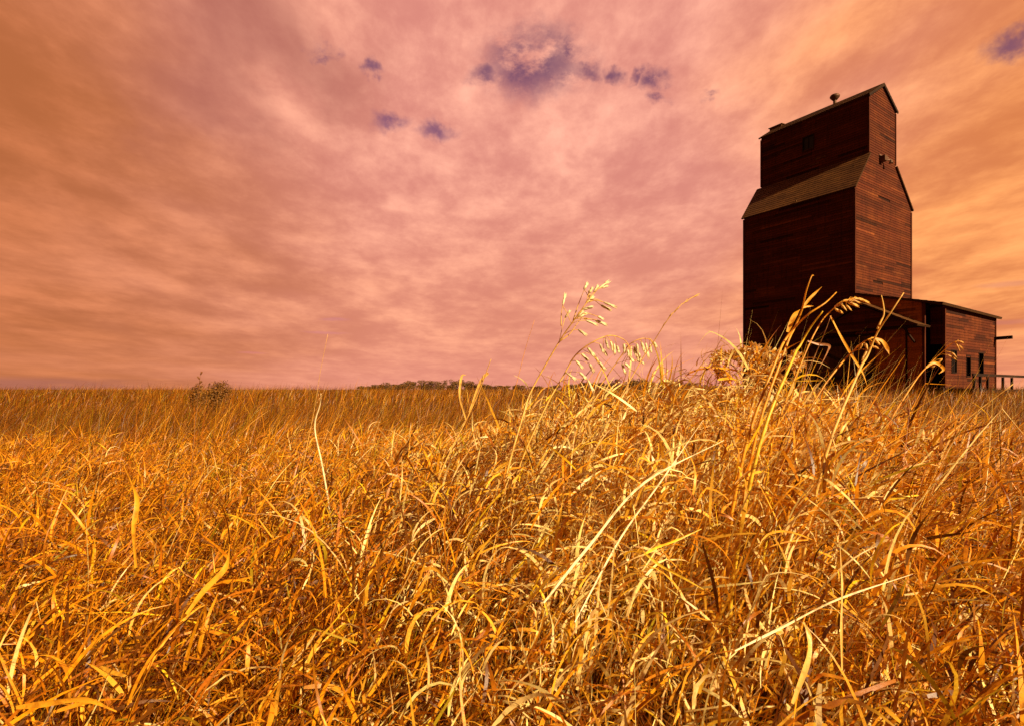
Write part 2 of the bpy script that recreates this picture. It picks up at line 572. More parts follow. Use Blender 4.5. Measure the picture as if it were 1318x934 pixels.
def window(parent, kind, a, b, z0, z1, off, pane=True, fw=0.07):
    """framed opening. kind 'face': plane x=off, a..b along y ; 'front': plane y=off, a..b along x"""
    f = MB()
    def bx(s0, s1, q0, q1, o0, o1, mb, c=(1, 1, 1)):
        if kind == 'face': mb.box((off - o1, s0, q0), (off - o0, s1, q1), c)
        else: mb.box((s0, off - o1, q0), (s1, off - o0, q1), c)
    bx(a - fw, a, z0 - fw, z1 + fw, -0.05, 0.045, f); bx(b, b + fw, z0 - fw, z1 + fw, -0.05, 0.045, f)
    bx(a, b, z1, z1 + fw, -0.05, 0.045, f); bx(a, b, z0 - fw, z0, -0.05, 0.06, f)
    w = f.build('window', M_DARKWOOD, parent)
    if pane:
        p = MB(); bx(a, b, z0, z1, -0.055, -0.04, p); p.build('pane', M_GLASS, w)
        mm = MB(); bx((a + b) / 2 - 0.02, (a + b) / 2 + 0.02, z0, z1, -0.038, -0.005, mm)
        mm.build('glazing_bar', M_DARKWOOD, w)
    return w


window(elev, 'face', wu0, wu1, wz0, wz1, CL)
# roofs
def shingle_roof(parent, name, a, b, c, d, th=0.10, rows=14, mat=M_ROOF):
    """a,b = lower edge ; d,c = upper edge (a-d and b-c are the rakes); overlapping courses, ragged edges"""
    a, b, c, d = (Vector(q) for q in (a, b, c, d))
    n = (b - a).cross(d - a).normalized()
    mb = MB()
    mb.slab([a, b, c, d], th, (0.5, 0.5, 0.5))
    L = (b - a).length
    for r in range(rows):
        t0, t1 = r / rows, min((r + 1) / rows, 1)
        s = 0.0
        while s < 1 - 1e-4:
            e = min(s + random.uniform(0.35, 1.3) / L, 1.0)
            k = random.uniform(0.82, 1.14)
            p = lambda q, t, o: (a + (b - a) * q) * (1 - t) + (d + (c - d) * q) * t + n * o
            sag = random.uniform(-0.006, 0.0)
            t0r = t0 + (sag if r else 0)
            o = 0.03
            mb.poly([p(s, t0r, o), p(e, t0r, o), p(e, t1, 0.006), p(s, t1, 0.006)], (k, k, k))
            mb.poly([p(s, t0r, 0.002), p(e, t0r, 0.002), p(e, t0r, o), p(s, t0r, o)], (k * .4,) * 3)
            s = e
    return mb.build(name, mat, parent)


OV, OG = 0.20, 0.16
sl = (ZS - ZE) / CL
shingle_roof(elev, 'skirt_roof', (-OV, L_T + OG, ZE - sl * OV + 0.05), (-OV, -OG, ZE - sl * OV + 0.05), (CL - 0.035, -OG, ZS + 0.05), (CL - 0.035, L_T + OG, ZS + 0.05))
sr = (ZS - ZE) / (W_T - CR)
shingle_roof(elev, 'skirt_roof', (W_T + OV, -OG, ZE - sr * OV + 0.05), (W_T + OV, L_T + OG, ZE - sr * OV + 0.05), (CR + 0.035, L_T + OG, ZS + 0.05), (CR + 0.035, -OG, ZS + 0.05))
sc_ = (ZA - ZC) / (CM - CL)
shingle_roof(elev, 'cupola_roof', (CL - OV, L_C + OG, ZC - sc_ * OV + 0.09), (CL - OV, -OG, ZC - sc_ * OV + 0.09), (CM, -OG, ZA + 0.12), (CM, L_C + OG, ZA + 0.12), rows=8)
shingle_roof(elev, 'cupola_roof', (CR + OV, -OG, ZC - sc_ * OV + 0.09), (CR + OV, L_C + OG, ZC - sc_ * OV + 0.09), (CM, L_C + OG, ZA + 0.12), (CM, -OG, ZA + 0.12), rows=8)
# corner boards
for (cx, cy) in ((0, 0), (W_T, 0), (0, L_T), (W_T, L_T)):
    mb = MB(); mb.box((cx - 0.075, cy - 0.075, ZB), (cx + 0.075, cy + 0.075, ZE - 0.32), (0.75, 0.75, 0.75))
    mb.build('corner_board', M_SIDING, elev)
for (cx, cy) in ((CL, 0), (CR, 0), (CL, L_C), (CR, L_C)):
    mb = MB(); mb.box((cx - 0.065, cy - 0.07, ZS + 0.12), (cx + 0.065, cy + 0.07, ZC - 0.22), (0.8, 0.8, 0.8))
    mb.build('corner_board', M_SIDING, elev)
# rakes on the gable
mb = MB()
mb.bar((CL - OV, -OG + 0.02, ZC - sc_ * OV - 0.03), (CM, -OG + 0.02, ZA - 0.02), 0.05, 0.18)
mb.bar((CR + OV, -OG + 0.02, ZC - sc_ * OV - 0.03), (CM, -OG + 0.02, ZA - 0.02), 0.05, 0.18)
mb.build('bargeboard', M_DARKWOOD, elev)
# ridge vent
vu, _ = on_face(1074.5, 136, CM)
mb = MB()
mb.tube([(CM, vu, ZA - 0.1), (CM, vu, ZA + 0.50)], 0.13, 12)
vent = mb.build('vent_pipe', M_METAL, elev)
mb = MB()
prof = [(0.15, 0.36), (0.24, 0.46), (0.36, 0.60), (0.38, 0.70), (0.32, 0.80), (0.18, 0.86), (0.03, 0.88)]
mb.tube([(CM, vu, ZA + z) for r, z in prof], [r for r, z in prof], 16)
mb.build('vent_cap', M_METAL, vent, True)
# hatch near the far end of the ridge
hu, _ = on_face(1001, 166, CM)
mb = MB()
mb.box((CM - 0.38, hu - 0.55, ZA - 0.15), (CM + 0.1, hu + 0.55, ZA + 0.12))
mb.slab([(CM - 0.46, hu - 0.65, ZA + 0.12), (CM + 0.2, hu - 0.65, ZA + 0.20), (CM + 0.2, hu + 0.65, ZA + 0.24), (CM - 0.46, hu + 0.65, ZA + 0.12)], 0.05)
mb.build('roof_hatch', M_BARE, elev)
# bracket with box under the cupola on the gable
bx_, bz_ = on_front(1133, 206, 0)
mb = MB()
mb.box((bx_ - 0.22, -0.42, bz_ - 0.18), (bx_ + 0.22, -0.03, bz_ + 0.22))
mb.bar((bx_ + 0.1, -0.05, bz_ + 0.1), (bx_ + 0.65, -0.5, bz_ - 0.05), 0.10, 0.10)
mb.bar((bx_ - 0.3, -0.05, bz_ + 0.3), (bx_ + 0.5, -0.35, bz_ + 0.15), 0.07, 0.07)
mb.tube([(bx_ + 0.62, -0.5, bz_ - 0.02), (bx_ + 0.62, -0.5, bz_ - 0.28)], [0.07, 0.16], 10)
mb.build('hoist_bracket', M_METAL, elev)
# insulator under the left eave
iu, iz = on_face(1026, 260, 0)
mb = MB(); mb.tube([(-0.03, iu, iz), (-0.16, iu, iz), (-0.18, iu, iz + 0.1)], [0.03, 0.05, 0.07], 8)
mb.build('insulator', M_BARE, elev)
# loose pale boards on the cupola
mb = MB()
lu1, lz1 = on_face(1049, 206, CL); lu0, _ = on_face(1063, 203, CL)
mb.box((CL - 0.055, lu0, lz1 - 0.06), (CL - 0.032, lu1, lz1 + 0.08)); mb.box((CL - 0.052, lu0 + 0.5, lz1 - 0.4), (CL - 0.034, lu1 + 0.4, lz1 - 0.3))
mb.build('loose_board', M_BARE, elev)

# ------------------------------------------------------------------ annex against the gable end
annex = tag(empty('driveway_shed', P0, RZ), 'low red lean-to shed with sagging roof built against foot of grain elevator', 'shed')
A_END, B_END, B_W, VB = -4.33, -5.1, 11.05, 1.0
ZT0, ZT1 = 8.45, 7.10                           # roof height at the tower and at the front eave (above world 0)
rz = lambda u: ZT0 + (ZT1 - ZT0) * (u / B_END)
du1, _ = on_face(1127, 421, 0)                  # right jamb of the door (negative u = towards camera)
# wall in line with the elevator's side
wall(annex, (-0.035, 0, 0), NY, NX, [(0.0, ZB), (-A_END, ZB), (-A_END, rz(A_END) - 0.1), (0.0, rz(0) - 0.12)], mat=M_LIT_SIDING)
# notch side: boards above an open bay
wall(annex, (VB, 0, 0), NY, NX, [(-A_END, ZB), (-B_END, ZB), (-B_END, rz(B_END) - 0.1), (-A_END, rz(A_END) - 0.1)], holes=[(-A_END - 0.01, -B_END - 0.12, ZB, 4.45)])
mb = MB(); mb.box((0.02, A_END + 0.02, rz(A_END) - 0.5), (VB - 0.05, A_END + 0.12, rz(A_END) - 0.12), (0.5,) * 3)
mb.build('lintel', M_DARKWOOD, annex)
mb = MB(); mb.box((0.02, A_END + 0.02, 1.42), (VB + 0.0, A_END + 0.2, 1.55))
mb.build('sill', M_BARE, annex)
# front wall with narrow openings
ops = []
for (x0, x1, y0, y1) in ((1224.5, 1230.5, 451, 479), (1243.5, 1248.5, 458, 484), (1259.5, 1265, 454.5, 482)):
    a, zt = on_front(x0, y0, B_END); b, _ = on_front(x1, y0, B_END); _, zb = on_front((x0 + x1) / 2, y1, B_END)
    ops.append((a, b, zb, zt))
FW = B_W - VB
wall(annex, (0, B_END, 0), X, NY, [(VB, ZB), (B_W, ZB), (B_W, rz(B_END) - 0.12), (VB, rz(B_END) - 0.12)], holes=ops, wear=2.0)
for k, (a, b, zb, zt) in enumerate(ops):
    window(annex, 'front', a, b, zb, zt, B_END, pane=(k == 0), fw=0.06)
wall(annex, (B_W, 0, 0), NY, X, [(0, ZB), (-B_END, ZB), (-B_END, rz(B_END) - 0.1), (0, rz(0) - 0.1)])
mb = MB()
for cx, cy in ((VB, B_END), (B_W, B_END)):
    mb = MB(); mb.box((cx - 0.08, cy - 0.08, ZB), (cx + 0.08, cy + 0.08, rz(B_END) - 0.16), (0.9,) * 3); mb.build('corner_board', M_SIDING, annex)
mb = MB(); mb.box((-0.1, A_END - 0.05, ZB), (0.06, A_END + 0.1, rz(A_END) - 0.15), (0.9,) * 3); mb.build('corner_board', M_SIDING, annex)
shingle_roof(annex, 'roof', (-0.3, B_END - 0.35, rz(B_END) - 0.06), (B_W + 0.35, B_END - 0.35, rz(B_END) - 0.2), (B_W + 0.35, -0.04, rz(0)), (-0.3, -0.04, rz(0)), th=0.14, rows=12)
mb = MB(); mb.box((B_W, -0.2, ZB), (B_W + 0.001 - 0.2, 0, rz(0) - 0.3)); 
# beam that sticks out past the far corner
_, bz = on_front(1281, 436, B_END)
mb = MB(); mb.bar((B_W - 0.12, B_END - 0.04, bz), (B_W - 0.12, B_END - 1.05, bz + 0.02), 0.22, 0.24)
mb.build('beam', M_DARKWOOD, annex)
# batten on the side wall
bu, bzt = on_face(1167, 421, -0.04); _, bzb = on_face(1167, 470, -0.04)
mb = MB(); mb.box((-0.10, bu - 0.05, 1.5), (-0.066, bu + 0.05, bzt)); mb.build('batten', M_DARKWOOD, annex)

# driveway porch: pediment over the sliding door
PV = -2.0
au, az = on_face(1107, 389.5, PV)
eu, ez = on_face(1182, 417.5, PV)
half = au - eu
lu = au + half
sp = (az - ez) / half
mb = MB(); siding(mb, (PV + 0.12, 0, 0), Y, NX, [(eu + 0.25, ez + 0.02), (lu - 0.25, ez + 0.02), (au, az - 0.22)], h=0.17)
mb.build('pediment', M_SIDING, annex)
shingle_roof(annex, 'porch_roof', (PV - 0.1, eu, ez), (-0.04, eu, ez), (-0.04, au, az), (PV - 0.1, au, az), th=0.09, rows=7)
shingle_roof(annex, 'porch_roof', (-0.04, lu, ez), (PV - 0.1, lu, ez), (PV - 0.1, au, az), (-0.04, au, az), th=0.09, rows=7)
mb = MB(); mb.box((PV - 0.04, du1 - 0.0, ez - 0.13), (PV + 0.10, lu - 0.1, ez + 0.02), (1.1,) * 3); mb.build('fascia', M_BARE, annex)
mb = MB(); mb.box((PV + 0.14, eu + 0.3, ez - 0.02), (-0.04, lu - 0.3, ez + 0.015)); mb.build('soffit', M_DARKWOOD, annex)
# braces
mb = MB(); mb.bar((-0.05, eu + 0.9, ez - 1.0), (PV + 0.1, eu + 0.9, ez - 0.05), 0.1, 0.1); mb.build('brace', M_DARKWOOD, annex)
mb = MB(); mb.bar((-0.05, lu - 0.6, ez - 1.0), (PV + 0.1, lu - 0.6, ez - 0.05), 0.1, 0.1); mb.build('brace', M_DARKWOOD, annex)
# big plank door
dA, dB = du1 + 0.0, du1 + 4.4
mb = MB()
s = dA
while s < dB:
    e = min(s + random.uniform(0.2, 0.28), dB); k = random.uniform(0.6, 1.25)
    mb.box((-0.19 - random.uniform(0, .012), s + 0.008, ZB + 0.2), (-0.12, e, ez - 0.35), (k, k, k)); s = e
door = mb.build('door', M_BARE, annex)
mb = MB(); mb.box((-0.24, dA, 2.2), (-0.205, dB, 2.4)); mb.box((-0.24, dA, 4.6), (-0.205, dB, 4.8)); mb.bar((-0.225, dA + .2, 2.4), (-0.225, dB - .2, 4.6), 0.03, 0.2)
mb.build('door_brace', M_DARKWOOD, door)
mb = MB(); mb.box((-0.22, dA - 0.25, ez - 0.33), (-0.05, dB + 0.3, ez - 0.2)); mb.build('door_rail', M_DARKWOOD, annex)

# ------------------------------------------------------------------ raised loading platform with railing, at the right
dock = tag(empty('loading_platform', P0, RZ), 'dark wooden loading platform with a plank railing in front of red shed', 'platform')
DY0, DY1, DX0, DX1 = B_END - 1.7, B_END - 0.06, on_front(1252, 484, B_END - 1.7)[0], 15.5
mb = MB()
x = DX0
while x < DX1:
    mb.box((x, DY0, 1.36), (x + 0.21, DY1, 1.42), (random.uniform(.7, 1.2),) * 3); x += 0.225
mb.build('deck', M_DARKWOOD, dock)
_, rzp = on_front(1290, 483.5, DY0)
mb = MB(); mb.bar((DX0, DY0, rzp), (DX1, DY0, rzp + 0.02), 0.08, 0.17); mb.build('handrail', M_DARKWOOD, dock)
mb = MB(); mb.bar((DX0, DY0 + 0.05, 1.28), (DX1, DY0 + 0.05, 1.28), 0.08, 0.16); mb.build('deck_beam', M_DARKWOOD, dock)
for px in (1254.5, 1262.5, 1272, 1291.5, 1303):
    v, _ = on_front(px, 490, DY0)
    mb = MB(); mb.box((v - 0.09, DY0 - 0.03, 0.5), (v + 0.09, DY0 + 0.09, rzp - 0.09)); mb.build('post', M_DARKWOOD, dock)
mb = MB(); mb.box((13.6, DY0 - 0.03, 0.5), (13.78, DY0 + 0.09, rzp - 0.09)); mb.build('post', M_DARKWOOD, dock)

# ------------------------------------------------------------------ grass
PAL = {
    'straw': (0.88, 0.46, 0.035), 'gold': (0.84, 0.345, 0.008), 'pale': (0.95, 0.74, 0.27), 'rust': (0.48, 0.155, 0.005),
    'brown': (0.15, 0.048, 0.004), 'green': (0.38, 0.26, 0.010), 'yellow': (0.94, 0.62, 0.02)}


def palette(n, w):
    names = list(w)
    p = np.array([w[k] for k in names], float); p /= p.sum()
    idx = rng.choice(len(names), n, p=p)
    c = np.array([PAL[k] for k in names])[idx]
    return c * rng.uniform(0.72, 1.18, (n, 1)) * rng.uniform(0.93, 1.07, (n, 3))


def blades(bx, by, bz, L, th0, bend, phi, dphi, width, col, S=7, kink=None, kat=None, taper=0.75, roll=None):
    """vectorised grass ribbons; every blade its own curve, width, twist and colour"""
    n = len(bx)
    s = np.linspace(0, 1, S + 1)[None, :]
    th = th0[:, None] + bend[:, None] * s ** 1.4
    if kink is not None:
        th = th + kink[:, None] * (s > kat[:, None])
    ph = phi[:, None] + dphi[:, None] * s
    st = (L / S)[:, None]
    tx, ty, tz = np.sin(th) * np.cos(ph), np.sin(th) * np.sin(ph), np.cos(th)
    cum = lambda a: np.concatenate([np.zeros((n, 1)), np.cumsum(a[:, :-1] * st, 1)], 1)
    px, py, pz = bx[:, None] + cum(tx), by[:, None] + cum(ty), bz[:, None] + cum(tz)
    # width vector: horizontal normal of the bend plane rolled round the tangent
    ax_, ay_ = -np.sin(ph), np.cos(ph)
    T = np.stack([tx, ty, tz], -1)
    A = np.stack([ax_, ay_, np.zeros_like(ax_)], -1)
    Bv = np.cross(T, A)
    if roll is None: roll = rng.normal(0, 0.9, n)
    tw = (roll[:, None] + rng.normal(0, 0.8, n)[:, None] * s)[..., None]
    Wv = A * np.cos(tw) + Bv * np.sin(tw)
    w = (width[:, None] * np.clip((1 - s ** 1.6) ** taper, 0.06, 1) * (0.55 + 0.45 * np.minimum(s * 5, 1)) * 0.5)[..., None]
    P = np.stack([px, py, pz], -1)
    Vv = np.stack([P - Wv * w, P + Wv * w], 2)            # n, S+1, 2, 3
    base = (np.arange(n) * (S + 1) * 2)[:, None]
    k = np.arange(S)[None, :] * 2
    F = np.stack([base + k, base + k + 1, base + k + 3, base + k + 2], -1).reshape(-1, 4)
    C = np.repeat(col[:, None, :], (S + 1) * 2, 1).reshape(-1, 3)
    return Vv.reshape(-1, 3), F, C


def join(parts):
    Vs, Fs, Cs, off = [], [], [], 0
    for v, f, c in parts:
        Vs.append(v); Fs.append(f + off); Cs.append(c); off += len(v)
    return np.concatenate(Vs), np.concatenate(Fs), np.concatenate(Cs)


def scatter(n, y0, y1, pad=1.2, k=1.02, power=1.0):
    """points in the widening wedge the photograph looks over, with a margin each side"""
    out_x, out_y = [], []
    y = y0 + (y1 - y0) * rng.random(n * 3) ** power
    wmax = pad + k * y1
    keep = rng.random(n * 3) < (pad + k * np.maximum(y, 0)) / wmax
    y = y[keep][:n]
    x = rng.uniform(-1, 1, len(y)) * (pad + k * np.maximum(y, 0))
    return x, y


def clump(x, y, strength, scale):
    """pull roots together into tufts"""
    cx = np.round(x / scale + 0.35 * np.sin(y * 3.1 / scale)) * scale
    cy = np.round(y / scale + 0.35 * np.sin(x * 2.7 / scale)) * scale
    return x + (cx - x) * strength, y + (cy - y) * strength


parts = []
# --- A: upright and leaning blades, near
x, y = scatter(17000, -0.2, 6.0, 1.3)
m = (x ** 2 + y ** 2) > 0.5 ** 2
x, y = x[m], y[m]; n = len(x)
x, y = clump(x, y, rng.uniform(0, 0.55, n), 0.17)
centre = np.exp(-((x - 0.28 * y) / (0.50 * y + 0.15)) ** 2)            # longer grass ahead, tinted paler to paint a pool of light
dist = np.hypot(x, y)
hgt = np.minimum(0.86 + 0.26 * centre * sstep(1.2, 2.6, y), 0.42 + 0.38 * dist)
L = hgt * rng.uniform(0.55, 1.28, n)
wide = rng.random(n) < (0.55 + 0.2 * (x < -0.2))
width = np.where(wide, rng.uniform(0.005, 0.0115, n), rng.uniform(0.002, 0.005, n))
th0 = np.abs(rng.normal(0.24, 0.2, n))
bend = rng.gamma(2.0, 0.30, n) + wide * rng.uniform(0, 1.0, n)
phi = rng.normal(0.15, 0.95, n) + (x < -0.3) * rng.normal(0, 1.2, n)
kink = np.where(rng.random(n) < 0.28, rng.uniform(0.6, 2.0, n), 0); kat = rng.uniform(0.3, 0.85, n)
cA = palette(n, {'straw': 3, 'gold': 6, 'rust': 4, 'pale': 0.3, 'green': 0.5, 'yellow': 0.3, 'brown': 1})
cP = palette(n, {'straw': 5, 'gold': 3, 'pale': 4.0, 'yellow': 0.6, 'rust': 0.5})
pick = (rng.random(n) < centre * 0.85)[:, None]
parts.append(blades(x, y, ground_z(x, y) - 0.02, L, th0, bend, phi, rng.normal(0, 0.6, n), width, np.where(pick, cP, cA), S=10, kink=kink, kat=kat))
# --- A2: the leaves of the grass, sprung from the culms: short, broad, curling over
x, y = scatter(128000, 0.1, 6.5, 1.0, power=1.1)
m = (x ** 2 + y ** 2) > 0.55 ** 2
x, y = x[m], y[m]; n = len(x)
dist = np.hypot(x, y)
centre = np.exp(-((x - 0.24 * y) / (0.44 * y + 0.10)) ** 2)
lump = 0.5 + 0.5 * np.sin(x * 5.1 + 1.7 * np.sin(y * 3.3)) * np.cos(y * 4.3 + 1.3 * np.sin(x * 2.9))
H = np.minimum(0.66 + 0.20 * centre + 0.22 * lump, 0.36 + 0.36 * dist)
z0_ = H * np.clip(1.0 - np.abs(rng.normal(0, 0.38, n)), 0.12, 1.06)
L = rng.uniform(0.08, 0.25, n) * np.where(rng.random(n) < 0.12, 1.5, 1.0)
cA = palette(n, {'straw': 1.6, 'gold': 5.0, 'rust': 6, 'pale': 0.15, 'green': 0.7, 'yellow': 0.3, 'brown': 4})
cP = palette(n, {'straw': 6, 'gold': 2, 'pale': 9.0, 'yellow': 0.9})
pick = (rng.random(n) < centre ** 1.3 * 0.9 * sstep(0.7, 1.2, y))[:, None]  # painted pool of light: pale leaves in the middle, darker ones around and nearest
up = rng.random(n) < 0.5
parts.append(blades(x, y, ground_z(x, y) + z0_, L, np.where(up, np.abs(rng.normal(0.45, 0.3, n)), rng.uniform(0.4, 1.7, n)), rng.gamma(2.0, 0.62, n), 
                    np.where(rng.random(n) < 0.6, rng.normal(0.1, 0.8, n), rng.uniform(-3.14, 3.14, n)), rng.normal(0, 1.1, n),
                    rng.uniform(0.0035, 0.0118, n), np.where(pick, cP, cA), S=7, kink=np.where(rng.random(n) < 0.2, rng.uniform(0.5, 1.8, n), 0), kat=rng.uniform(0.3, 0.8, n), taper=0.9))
# --- B: thatch of fallen, curled leaves
x, y = scatter(12000, -0.2, 4.5, 1.2)
m = (x ** 2 + y ** 2) > 0.45 ** 2
x, y = x[m], y[m]; n = len(x)
zz = ground_z(x, y) + rng.uniform(0.05, 0.62, n)
parts.append(blades(x, y, zz, rng.uniform(0.10, 0.34, n), rng.uniform(0.5, 2.2, n), rng.normal(0.4, 1.6, n), rng.uniform(-3.14, 3.14, n), rng.normal(0, 1.6, n),
                    rng.uniform(0.004, 0.014, n), palette(n, {'straw': 4, 'gold': 4, 'rust': 3, 'pale': 1.3, 'brown': 1.5}), S=7))
# --- C: long straight stems leaning right, thin
x, y = scatter(3600, 1.3, 6.0, 0.8)
n = len(x)
keep = rng.random(n) < 0.35 + 0.65 * np.exp(-((x - 0.3 * y) / (0.6 * y)) ** 2)
x, y = x[keep], y[keep]; n = len(x)
parts.append(blades(x, y, ground_z(x, y), rng.uniform(0.9, 1.4, n), np.abs(rng.normal(0.45, 0.2, n)), rng.uniform(0, 0.6, n), rng.normal(0.15, 0.45, n), rng.normal(0, 0.3, n),
                    rng.uniform(0.002, 0.0045, n), palette(n, {'straw': 4, 'pale': 5, 'gold': 3, 'yellow': 1.0}), S=7))
n = 900
x = rng.normal(0.98, 0.42, n); y = rng.normal(2.05, 0.28, n)
parts.append(blades(x, y, ground_z(x, y), rng.uniform(0.65, 1.20, n), np.abs(rng.normal(0.38, 0.2, n)), rng.gamma(2, 0.35, n), rng.normal(0.1, 0.7, n), rng.normal(0, 0.5, n),
                    rng.uniform(0.004, 0.011, n), palette(n, {'straw': 5, 'gold': 4, 'pale': 2.5, 'yellow': 0.8}), S=10, kink=np.where(rng.random(n) < 0.35, rng.uniform(0.6, 2.0, n), 0), kat=rng.uniform(0.45, 0.9, n)))
V, F, C = join(parts)
tag(np_mesh('grass', V, F, C, True, M_GRASS), 'thick golden dry grass, tangled and curling, filling the foreground', 'grass', kind='stuff')

parts = []
FAR = {'gold': 0.5, 'rust': 3.6, 'brown': 9, 'straw': 0.1, 'green': 1.4}  # browner field grass, darkened further to set off the painted pool of light


def tussock(x, y):
    a = np.sin(x * 0.9 + 2.1 * np.sin(y * 0.37)) * np.cos(y * 0.71 + 1.6 * np.sin(x * 0.43))
    b = np.sin(x * 0.17 + 1.3 * np.sin(y * 0.09 + 1.0)) * np.cos(y * 0.13 + 1.1 * np.sin(x * 0.11))
    c = np.sin(x * 2.3 + 1.9 * np.sin(y * 1.7)) * np.cos(y * 2.9)
    return a, b, c


def far_look(x, y):
    a, b, c = tussock(x, y)
    n = len(x)
    col = palette(n, FAR)
    dry = rng.random(n) < np.clip(0.06 + 0.18 * b + 0.12 * a, 0, 1)
    col = np.where(dry[:, None], palette(n, {'gold': 5, 'straw': 3, 'rust': 3}), col)
    return col, np.clip(1.0 + 0.22 * a + 0.12 * b + 0.18 * c, 0.5, 1.6)



x, y = scatter(100000, 5.2, 17, 1.5)
n = len(x); x, y = clump(x, y, rng.uniform(0, 0.5, n), 0.4)
fc, fh = far_look(x, y)
parts.append(blades(x, y, ground_z(x, y), fh * rng.uniform(0.5, 1.1, n), np.abs(rng.normal(0.25, 0.2, n)), rng.gamma(2, 0.45, n), rng.normal(0.1, 1.0, n), rng.normal(0, 0.5, n),
                    rng.uniform(0.004, 0.011, n), fc, S=5))
x, y = scatter(120000, 16, 70, 3, power=1.0)
n = len(x)
inside = (x * math.cos(RZ) + 0, )
lx = (x - P0[0]) * math.cos(RZ) + (y - P0[1]) * math.sin(RZ); ly = -(x - P0[0]) * math.sin(RZ) + (y - P0[1]) * math.cos(RZ)
m = ~((lx > -0.3) & (lx < B_W + 0.1) & (ly > B_END - 0.1) & (ly < L_T + 0.1))
x, y = x[m], y[m]; n = len(x)
fc, fh = far_look(x, y)
parts.append(blades(x, y, ground_z(x, y), fh * np.where(rng.random(n) < 0.06, rng.uniform(0.8, 1.3, n), rng.uniform(0.4, 0.9, n)), np.abs(rng.normal(0.25, 0.2, n)), rng.gamma(2, 0.4, n), rng.normal(0.1, 1.0, n), rng.normal(0, 0.5, n),
                    rng.uniform(0.012, 0.03, n), fc, S=3))
x, y = scatter(60000, 68, 420, 10)
n = len(x)
parts.append(blades(x, y, ground_z(x, y), rng.uniform(0.35, 0.72, n), np.abs(rng.normal(0.25, 0.2, n)), rng.gamma(2, 0.4, n), rng.normal(0.1, 1.0, n), rng.normal(0, 0.5, n),
                    rng.uniform(0.06, 0.16, n), far_look(x, y)[0], S=2))
V, F, C = join(parts)
tag(np_mesh('prairie_grass', V, F, C, True, M_GRASS), 'rust brown prairie grass reaching level from the tangle to the horizon', 'grass', kind='stuff')


# ------------------------------------------------------------------ single stalks that stand out
def at(px, py, d):
    return Vector(((px - 659) / FPX * d, d, EYE + (HZ - py) / FPX * d))


def zoomed(pts, s, ox, oy):
    return [(ox + x / s, oy + y / s) for x, y in pts]


def smooth_path(P, sub=4):
    """Catmull-Rom through the given points"""
    if len(P) < 3: sub = 5
    out = []
    Q = [P[0] * 2 - P[1]] + list(P) + [P[-1] * 2 - P[-2]]
    for i in range(1, len(Q) - 2):
        for k in range(sub):
            t = k / sub
            a, b, c, d = Q[i - 1], Q[i], Q[i + 1], Q[i + 2]
            out.append(0.5 * ((2 * b) + (c - a) * t + (2 * a - 5 * b + 4 * c - d) * t * t + (3 * b - a - 3 * c + d) * t ** 3))
    out.append(P[-1].copy())
    return out


def root_path(pts, d, lean=0.12):
    """back-project the picked points at depth d with a slight fore-and-aft sway, and lead the stem down to its root"""
    P = []
    for i, (px, py) in enumerate(pts):
        P.append(at(px, py, d + lean * math.sin(i * 1.3) * 0.3))
    b = P[0]
    dirn = (P[1] - P[0]).normalized()
    gz = float(ground_z(b.x, b.y))
    h = b.z - gz
    steps = []
    if h > 0.05:
        base = Vector((b.x - max(min(dirn.x / max(dirn.z, 0.4), 0.8), -0.8) * h * 0.22, b.y + 0.02, gz))
        ctrl = b - dirn * h * 0.45
        q = lambda t: base * (1 - t) ** 2 + ctrl * (2 * t * (1 - t)) + b * t * t
        steps = [base, q(0.35), q(0.7)]
    return steps + P


def ribbon(mb, P, w, c, flat=Vector((0, 1, 0)), tip=0.1):
    n = len(P)
    idx = []
    for k, p in enumerate(P):
        d = (P[min(k + 1, n - 1)] - P[max(k - 1, 0)]).normalized()
        a = d.cross(flat).normalized()
        a = (a + flat * 0.35 * math.sin(k * 0.5)).normalized()
        t = k / (n - 1)
        ww = w * 0.5 * max(tip, min(1, (1 - t) * 3) * (0.6 + 0.4 * min(1, t * 4)))
        fold = a.cross(d).normalized() * ww * 0.35
        i = len(mb.v)
        mb.v += [tuple(p - a * ww), tuple(p + fold), tuple(p + a * ww)]; mb.c += [c] * 3
        idx.append(i)
    for k in range(n - 1):
        for q in (0, 1):
            mb.f.append((idx[k] + q, idx[k] + q + 1, idx[k + 1] + q + 1, idx[k + 1] + q))


def spindle(mb, a, b, r, c):
    """husk: fat near the base, pointed tip, with two diverging bracts"""
    a, b = Vector(a), Vector(b)
    ts = [0, 0.12, 0.35, 0.65, 0.88, 1.0]; rs = [0.25, 0.8, 1.0, 0.75, 0.4, 0.06]
    mb.tube([a.lerp(b, t) for t in ts], [r * q for q in rs], 6, c)
    d = (b - a); L = d.length; o = d.orthogonal().normalized()
    for sgn in (-1, 1):
        q = a + d * 0.35; e = b + o * sgn * L * 0.10 + d * 0.08
        mb.tube([q, q.lerp(e, 0.6) + o * sgn * r * 0.5, e], [r * 0.55, r * 0.5, r * 0.08], 4, c)


STRAW, GOLD, PALE, YEL = (0.90, 0.56, 0.13), (0.88, 0.42, 0.025), (0.96, 0.82, 0.48), (0.93, 0.62, 0.04)


KD = 1.42                                       # how far off the single stalks stand


